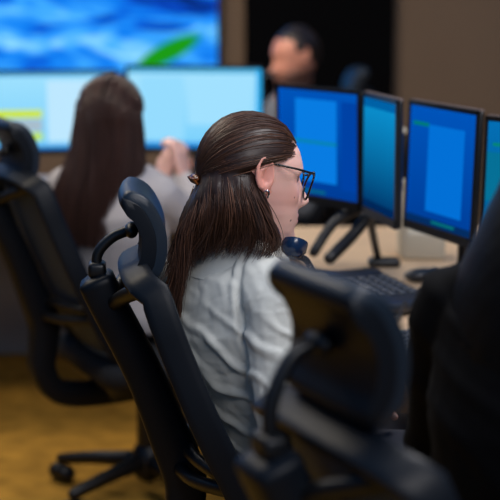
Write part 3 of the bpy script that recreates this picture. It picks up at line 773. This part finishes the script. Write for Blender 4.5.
def loose(x, jit, out, cutk=1.0):
    i = min(int(x), len(LG3) - 2); t = x - i; ph = random.uniform(0, 6.28); jx = V((random.gauss(0, jit), random.gauss(0, jit) * .7, random.gauss(0, jit))); L = []
    n = len(LG3[0]); cut = random.uniform(.74, 1.06) * cutk
    for k in range(n):
        s = k / (n - 1) * cut; f = s * (n - 1); a = min(int(f), n - 2); 
        A_ = LG3[i][a].lerp(LG3[i][a + 1], f - a); B_ = LG3[i + 1][a].lerp(LG3[i + 1][a + 1], f - a)
        wv = V((NZ(V((x * 2.6, s * 2.2, 1))), NZ(V((x * 2.6, s * 2.2, 5))), NZ(V((x * 2.6, s * 2, 9))) * .6)) * (.016 * s + .004 * math.sin(3 * s))
        p = A_.lerp(B_, t) + wv + jx * (.25 + .9 * s) + V((.003 * math.sin(ph + s * 7), -out * min(1, s * 4 - .4), .0))
        L.append(p)
    return L
hm = MB()
for i in range(46):
    for sd_ in (-1, 1):
        hm.tube(top_strand(i / 45, -sd_, .955, .004), .0085, 6)
for i in range(60):
    hm.tube(loose(i / 59 * 9.99, .002, -.010, .93), [.004, .005, .006, .008] + [.010] * 8 + [.008] * 2 + [.006, .004, .002], 6)
hme = voxel(hm, .0045, 2); hb = srgb(50, 33, 27)
tone(hme, lambda co: [c * .75 for c in hb[:3]])
hull = link_mesh('hair', hme, HAIR, w1)
paths = []
for i in range(1300):
    u = random.random(); paths.append(top_strand(u, -1 if random.random() < .3 else 1, random.uniform(1.0, 1.035), .02))
# top_strand(side=+1) keeps the near (right, -y) side
for i in range(1500):
    paths.append(loose(random.random() ** 1.15 * 9.98, .0045, random.uniform(-.004, .007)))
for i in range(26):   # stray hairs
    paths.append(loose(random.choice([0, 4, 5, 6, 7, 7.5]) + random.random() * .9, .010, .008))
for i in range(30):
    paths.append(top_strand(random.random() * .6, 1, random.uniform(1.03, 1.05), .03))
def hcol():
    r = random.random(); return shade(srgb(68, 45, 35), .5, 1.25) if r < .82 else shade(srgb(100, 68, 52), .7, 1.2)
join_hair(hull, strands(paths, .00085, hcol, 'strands', HAIR, w1))
# clip
cpos = X1 @ skull(clip_d, 1.09); cM = X1.to_3x3().normalized()
b = MB(); b.ell(cpos, (.007, .022, .008), cM); 
for k in range(5): b.tube([cpos + cM @ V((.0, -.018 + .009 * k, .003)), cpos + cM @ V((-.008, -.018 + .009 * k, 0)), cpos + cM @ V((.0, -.018 + .009 * k, -.009))], .0028, 6)
keep(b.obj('hair_clip', CLIP), w1)
# ear stud hoop
ep = X1 @ V((-.003, -.0845, -.022)); b = MB()
b.tube([ep + V((.0045 * math.cos(a), 0, .007 * math.sin(a))) for a in [R(-60 + 30 * k) for k in range(10)]], .0019, 8); keep(b.obj('earring', SILVER), w1)
# spectacles
XG = X1 @ Matrix.Translation((0, 0, .03)) @ Matrix.Rotation(R(8), 4, 'Y') @ Matrix.Translation((0, 0, -.03))
gl = MB(); Z0 = .016; fxx = .104
def lens_loop(s):
    out = []
    for k in range(28):
        a = 2 * math.pi * k / 28; c, s_ = math.cos(a), math.sin(a)
        y = .0285 * math.copysign(abs(c) ** .8, c); z = .0265 * math.copysign(abs(s_) ** .8, s_)
        if c < 0 and s_ > 0: pass
        z += .004 * (c if True else 0) * (1 if s_ > 0 else -.2)
        y2 = .036 + y * (1 if s_ > 0 else .9)
        out.append(XG @ V((fxx - .010 * (abs(y2) / .066) ** 2 - .0 + z * .12, s * y2, Z0 - .012 + z)))
    return out
for s in (-1, 1):
    lp = lens_loop(s); n_ = len(lp); rr = []
    for i, p in enumerate(lp):
        tg = (lp[(i + 1) % n_] - lp[i - 1]).normalized(); a = (XG.to_3x3() @ V((1, 0, 0))).normalized(); o_ = tg.cross(a).normalized()
        rr.append([p + a * .0022 * math.cos(2 * math.pi * j / 8) + o_ * .0022 * math.sin(2 * math.pi * j / 8) for j in range(8)])
    gl.rings(rr, loop=True)
    gl.tube([XG @ V((fxx - .009, s * .0655, Z0 + .012)), XG @ V((fxx - .014, s * .0745, Z0 + .014)), XG @ V((.06, s * .0775, Z0 + .017)), XG @ V((.012, s * .0765, Z0 + .019)), XG @ V((-.012, s * .070, Z0 + .016))], [.0026, .0026, .0022, .002, .002], 8)
gl.tube([XG @ V((fxx + .002, -.009, Z0 + .004)), XG @ V((fxx + .007, 0, Z0 + .007)), XG @ V((fxx + .002, .009, Z0 + .004))], .002, 8)
go = keep(gl.obj('spectacles', GLASSF), w1)
for s in (-1, 1):
    lp = lens_loop(s); c = sum(lp, V()) / len(lp); a = (XG.to_3x3() @ V((1, 0, 0))).normalized()
    lb = MB(); lb.rings([[p - a * .0008 for p in lp], [p + a * .0008 for p in lp]]); lo = lb.obj('lens', LENS); lo.parent = go; lo.matrix_parent_inverse = (w1.matrix_basis).inverted()
bnd = MB(); wd = (J['wr_r'] - J['el_r']).normalized()
bnd.tube([J['wr_r'] - wd * .004, J['wr_r'] + wd * .012], [.037, .036], 20, round_end=False); keep(bnd.obj('wristband', BLUEBAND), w1)

# telephone handset at her chin
m0 = at(294, 247, 3.07); e0 = X1 @ V((-.005, .098, -.008))
hsr = empty('telephone_handset', m0); tag(hsr, 'dark telephone handset held under the chin of the person in glasses', 'phone')
mid = (m0 + e0) / 2 + (X1.to_3x3() @ V((.03, .045, -.02)))
keep(MB().tube(cr([m0, m0.lerp(mid, .5) + V((0, .01, 0)), mid, e0 + V((.01, .012, 0))], 5), [.013] * 16, 12).obj('handle', PHONE), hsr)
up = (X1 @ V((.095, 0, -.06)) - m0).normalized()
b = MB(); a_ = up.orthogonal().normalized()
b.tube([m0 - up * .020, m0 - up * .008, m0 + up * .010], [.012, .025, .0265], 20, round_end=False); keep(b.obj('mouthpiece', PHBLUE), hsr)
b = MB(); b.tube([e0 + (V((.0, .0, 0))), e0 + rt * -.018], [.025, .022], 18); keep(b.obj('earpiece', PHBLUE), hsr)
# coiled cord down to the desk phone
ph_c = V((.305, 3.86, DZ + .012))
cpts = cr([m0 - up * .02, at(306, 260, 3.12), at(318, 280, 3.2), at(350, 316, 3.45), at(392, 322, 3.60), ph_c + V((.06, -.17, .03))], 8); coil = []
for i, p in enumerate(cpts):
    tg = (cpts[min(i + 1, len(cpts) - 1)] - cpts[max(i - 1, 0)]).normalized(); a_ = tg.orthogonal().normalized(); b_ = tg.cross(a_)
    nsub = 6
    nx = cpts[min(i + 1, len(cpts) - 1)]
    for k in range(nsub):
        ang = (i * nsub + k) * 1.05; rr_ = .0055 if i > 3 else .0005
        coil.append(p.lerp(nx, k / nsub) + (a_ * math.cos(ang) + b_ * math.sin(ang)) * rr_)
cd = keep(MB().tube(coil[:-5], .0018, 5).obj('cord', PHONE), hsr); cd['label'] = 'coiled black telephone cord'

# desk telephone console
dp = empty('desk_telephone', ph_c, R(-62)); tag(dp, 'charcoal desk telephone console lying on the tan desk', 'phone')
Mt = Matrix.Rotation(R(6), 3, 'Y')
MB().rbox((0, 0, .024), (.30, .19, .03), .018, Mt).obj('body', PHONE, dp)
MB().rbox((-.11, 0, .047), (.05, .17, .018), .01, Mt).obj('cradle', PHONE, dp)
key = MB().rbox((0, 0, 0), (.016, .018, .006), .003); k0 = None
for r_ in range(6):
    for c_ in range(5):
        if k0 is None: k0 = key.obj('key', KEYS, dp); ko = k0
        else: ko = k0.copy(); COL.objects.link(ko); ko.parent = dp
        ko.location = (-.055 + r_ * .027, -.06 + c_ * .030, .0465 - (-.055 + r_ * .027) * .105 - .006 + .001); ko.rotation_euler = (0, R(6), 0)
# keyboard, mouse, small things
kb = empty('keyboard', (.40, 3.47, DZ), R(-38)); tag(kb, 'low black keyboard on the desk before the person in glasses', 'keyboard')
MB().rbox((0, 0, .009), (.14, .40, .018), .01).obj('base', PHONE, kb)
kk = MB().rbox((0, 0, 0), (.0155, .0155, .007), .003); k0 = None
for r_ in range(5):
    for c_ in range(18):
        if k0 is None: k0 = kk.obj('key', KEYS, kb); ko = k0
        else: ko = k0.copy(); COL.objects.link(ko); ko.parent = kb
        ko.location = (-.045 + r_ * .0225, -.178 + c_ * .021, .021)
ms = empty('computer_mouse', (.46, 4.18, DZ), R(20)); tag(ms, 'small black mouse on the desk below the pale post', 'mouse')
MB().ell((0, 0, .017), (.055, .033, .018)).obj('shell', PHONE, ms); MB().tube([(.03, 0, .03), (.04, 0, .027)], .006, 8).obj('wheel', KEYS, ms)
pn = MB().tube([(0, 0, .004), (.13, 0, .004)], .004, 6).tube([(.13, 0, .004), (.145, 0, .004)], [.0035, .001], 6).obj('pencil', PENCIL); pn.location = (.318, 3.30, DZ); pn.rotation_euler = (0, 0, R(-50)); tag(pn, 'yellow pencil lying at the front edge of the desk', 'pencil')
er = MB().rbox((0, 0, .008), (.05, .022, .016), .005).obj('eraser', TEAL); er.location = at(398, 335, 3.5).to_2d().to_3d() + V((0, 0, DZ)); er.rotation_euler = (0, 0, R(15)); tag(er, 'small teal eraser on the tan desk near the telephone cord', 'eraser')

# ============ long-haired woman at the back desk
azb, azh = R(62), R(78); fw, rt = dirs(azb)
pel = V((-.37, 4.70, .555))
J = {'pelvis': pel, 'waist': V((-.385, 4.68, .70)), 'chest': V((-.40, 4.665, .84)), 'upper': V((-.41, 4.68, .965)), 'neck': V((-.413, 4.69, 1.01)),
     'sh_r': V((-.265, 4.61, .905)), 'sh_l': V((-.555, 4.75, .905)), 'el_r': V((-.13, 4.76, .76)), 'wr_r': V((-.205, 4.93, .915)), 'el_l': V((-.42, 4.98, .77)), 'wr_l': V((-.275, 4.99, .90))}
J.update(seat_legs(pel, fw, rt))
def wr_soft(p): return .005 * NZ(p * 12) + .003 * max(0, math.sin((p.z + p.x * .4) * 70 + NZ(p * 6) * 5)) * max(0, NZ(p * 4) + .3)
def skin_plain(h): return skin_main(V((h.x, abs(h.y), h.z)))
w2, X2 = person('person in a white top seen from behind, hands raised, facing the pale screens', J, azb, azh, V((-.403, 4.68, 1.125)), R(6), 0, 1.03, SHIRT2, TROUSER_D, skin_plain, .006, .009, wr_soft,
                hands={'r': (V((-.15, .15, 1)), V((-.8, .4, 0)), .8), 'l': (V((.3, -.1, 1)), V((.6, .5, 0)), .9)})
hm = MB(); paths = []
def long_strand(px0, k):
    """from the parting over the back of the head and down; px0 -1..1 across"""
    a = px0 * 1.5
    d0 = V((.80 * (1 - .5 * abs(px0)), -px0 * .65, .62)); e = V((-math.cos(a * .9), -math.sin(a * .9) * 1.05, -.05))
    pts = [X2 @ skull(slerp(d0, e, t / 7), k + .04) for t in range(8)]
    last = pts[-1]; wid = lerp_tab([(-1, -.118), (0, 0.0), (1, .115)], px0)[0]
    cut = random.uniform(.9, 1.05)
    for q in range(1, 9):
        t = q / 8; z = last.z - (last.z - .775) * t * cut; xx = last.x + (-.403 - .05 * t + wid * (1 + .12 * t) - last.x) * min(1, t * 1.6); yy = last.y + (4.555 + .02 * px0 ** 2 * 2 - last.y) * min(1, t * 1.5)
        pts.append(V((xx, yy, z)))
    return pts
for i in range(61): hm.tube([p + V((0, .012 * min(1, j / 8), 0)) for j, p in enumerate(long_strand(-1 + i / 30, .955))], [.009] * 8 + [.010] * 7 + [.007], 6)
hm.ell(X2 @ V((-.028, 0, .024)), (.080, .082, .090), X2.to_3x3())
hme = voxel(hm, .008, 3); tone(hme, lambda co: [c * .8 for c in srgb(58, 38, 34)[:3]])
hull = link_mesh('hair', hme, HAIR2, w2)
for i in range(1100): 
    L = long_strand(random.uniform(-1, 1), random.uniform(1.01, 1.06)); dx = V((random.gauss(0, .004), random.uniform(-.02, 0), random.gauss(0, .003))); paths.append([p + dx * min(1, j / 6) for j, p in enumerate(L)])
join_hair(hull, strands(paths, .0016, lambda: shade(srgb(72, 47, 40), .5, 1.35), 'strands', HAIR2, w2))

# ============ bearded man
azb, azh = R(196), R(205); fw, rt = dirs(azb)
pel = V((.17, 6.93, .56))
J = {'pelvis': pel, 'waist': V((.185, 6.92, .72)), 'chest': V((.20, 6.92, .87)), 'upper': V((.19, 6.91, 1.01)), 'neck': V((.18, 6.905, 1.06)),
     'sh_r': V((.14, 7.09, .96)), 'sh_l': V((.24, 6.74, .96)), 'el_r': V((.0, 7.17, .73)), 'wr_r': V((-.2, 7.06, .72)), 'el_l': V((.11, 6.63, .75)), 'wr_l': V((-.1, 6.60, .79))}
J.update(seat_legs(pel, fw, rt, .42))
def skin_man(h):
    c = V(srgb(205, 140, 118)[:3]); bd_ = V(srgb(52, 36, 32)[:3])
    jaw = max(0, min(1, (-.030 - h.z - .02 * g(h.x - .09, .03)) / .02)) * (1 if h.z > -.125 else 0)
    if g(h.z + .052, .006) > .4 and h.x > .07: jaw = max(jaw, .8)
    if h.z < -.075 and h.x < -.05: jaw = 0
    return c.lerp(bd_, .85 * jaw)
mn, X3 = person('person in a grey shirt seated in profile before the black door', J, azb, azh, V((.190, 6.90, 1.188)), R(4), 0, 1.08, SHIRT3, TROUSER_D, skin_man, .0065, .010, wr_soft, male=True, build=1.15,
                hands={'r': (V((-1, .1, -.1)), V((0, 0, -1)), .4), 'l': (V((-1, -.1, 0)), V((0, 0, -1)), .4)})
hm = MB()
for i in range(22):
    for j in range(16):
        a = -math.pi / 2 + math.pi * i / 21; el = j / 15
        d = V((math.cos(2 * math.pi * i / 22), math.sin(2 * math.pi * i / 22), 0)); lo_ = .70 if d.x > .5 else (.18 if abs(d.y) > .7 and d.x > -.2 else -.3 - .2 * (d.x < -.5))
        zz = lo_ + (1.2 - lo_) * el; q = V((d.x * math.cos(min(zz, 1.5)), d.y * math.cos(min(zz, 1.5)), math.sin(min(zz, 1.5))))
        hm.ell(X3 @ skull(q, .95), (.0115, .0115, .0115), None, 8, 6)
hm.ell(X3 @ skull(V((-.1, 0, 1)), .93), (.05, .05, .02))
hme = voxel(hm, .007, 2); tone(hme, lambda co: srgb(30, 22, 20)[:3]); link_mesh('hair', hme, HAIR2, mn)

# ============ person in black, near right
azb, azh = R(40), R(40); fw, rt = dirs(azb)
pel = V((.46, 2.26, .56))
J = {'pelvis': pel, 'waist': V((.44, 2.24, .73)), 'chest': V((.425, 2.225, .90)), 'upper': V((.43, 2.25, 1.10)), 'neck': V((.455, 2.265, 1.15)),
     'sh_r': V((.535, 2.10, 1.03)), 'sh_l': V((.312, 2.365, 1.04)), 'el_r': V((.66, 2.05, .74)), 'wr_r': V((.84, 2.22, .80)), 'el_l': V((.30, 2.47, .77)), 'wr_l': V((.45, 2.62, .80))}
J.update(seat_legs(pel, fw, rt))
def wr_black(p): return .006 * NZ(p * 9) + .004 * max(0, math.sin((p.z + p.x) * 60 + NZ(p * 5) * 4))
w4, X4 = person('person dressed in black, back turned, cut by the right picture edge', J, azb, azh, V((.50, 2.30, 1.27)), R(8), 0, 1.03, BLACKTOP, TROUSER_D, skin_plain, .007, .009, wr_black, build=1.12,
                hands={'r': (V((.8, .6, 0)), V((0, 0, -1)), .4), 'l': (V((.8, .6, 0)), V((0, 0, -1)), .4)})
hm = MB(); paths = []
def k_strand(px0, k):
    a = px0 * 1.55; d0 = V((.55 * (1 - abs(px0) * .6), -px0 * .7, .75)); e = V((-math.cos(a), -math.sin(a), -.05)); pts = [X4 @ skull(slerp(d0, e, t / 7), k + .05) for t in range(8)]
    last = pts[-1]; tgt = V((.42, 2.20, .93)) + rt * px0 * .18 - fw * (.085 * (1 - px0 * px0 * .6)); cut = random.uniform(.9, 1.05)
    for q in range(1, 8):
        t = q / 7 * cut; p = last.lerp(tgt, t); p += -fw * .03 * math.sin(math.pi * min(t, 1)) - rt * (-px0) * .02 * math.sin(math.pi * min(t, 1)); pts.append(p)
    return pts
for i in range(31): hm.tube(k_strand(-1 + i / 15, .97), [.011] * 8 + [.014] * 6 + [.010], 6)
hm.ell(X4 @ V((-.028, 0, .024)), (.080, .082, .090), X4.to_3x3())
hme = voxel(hm, .009, 3); tone(hme, lambda co: srgb(8, 8, 10)[:3]); hull = link_mesh('hair', hme, HAIR_K, w4)
for i in range(300): paths.append(k_strand(random.uniform(-1, 1), random.uniform(1.0, 1.05)))
join_hair(hull, strands(paths, .002, lambda: shade(srgb(12, 12, 15), .6, 1.3), 'strands', HAIR_K, w4))
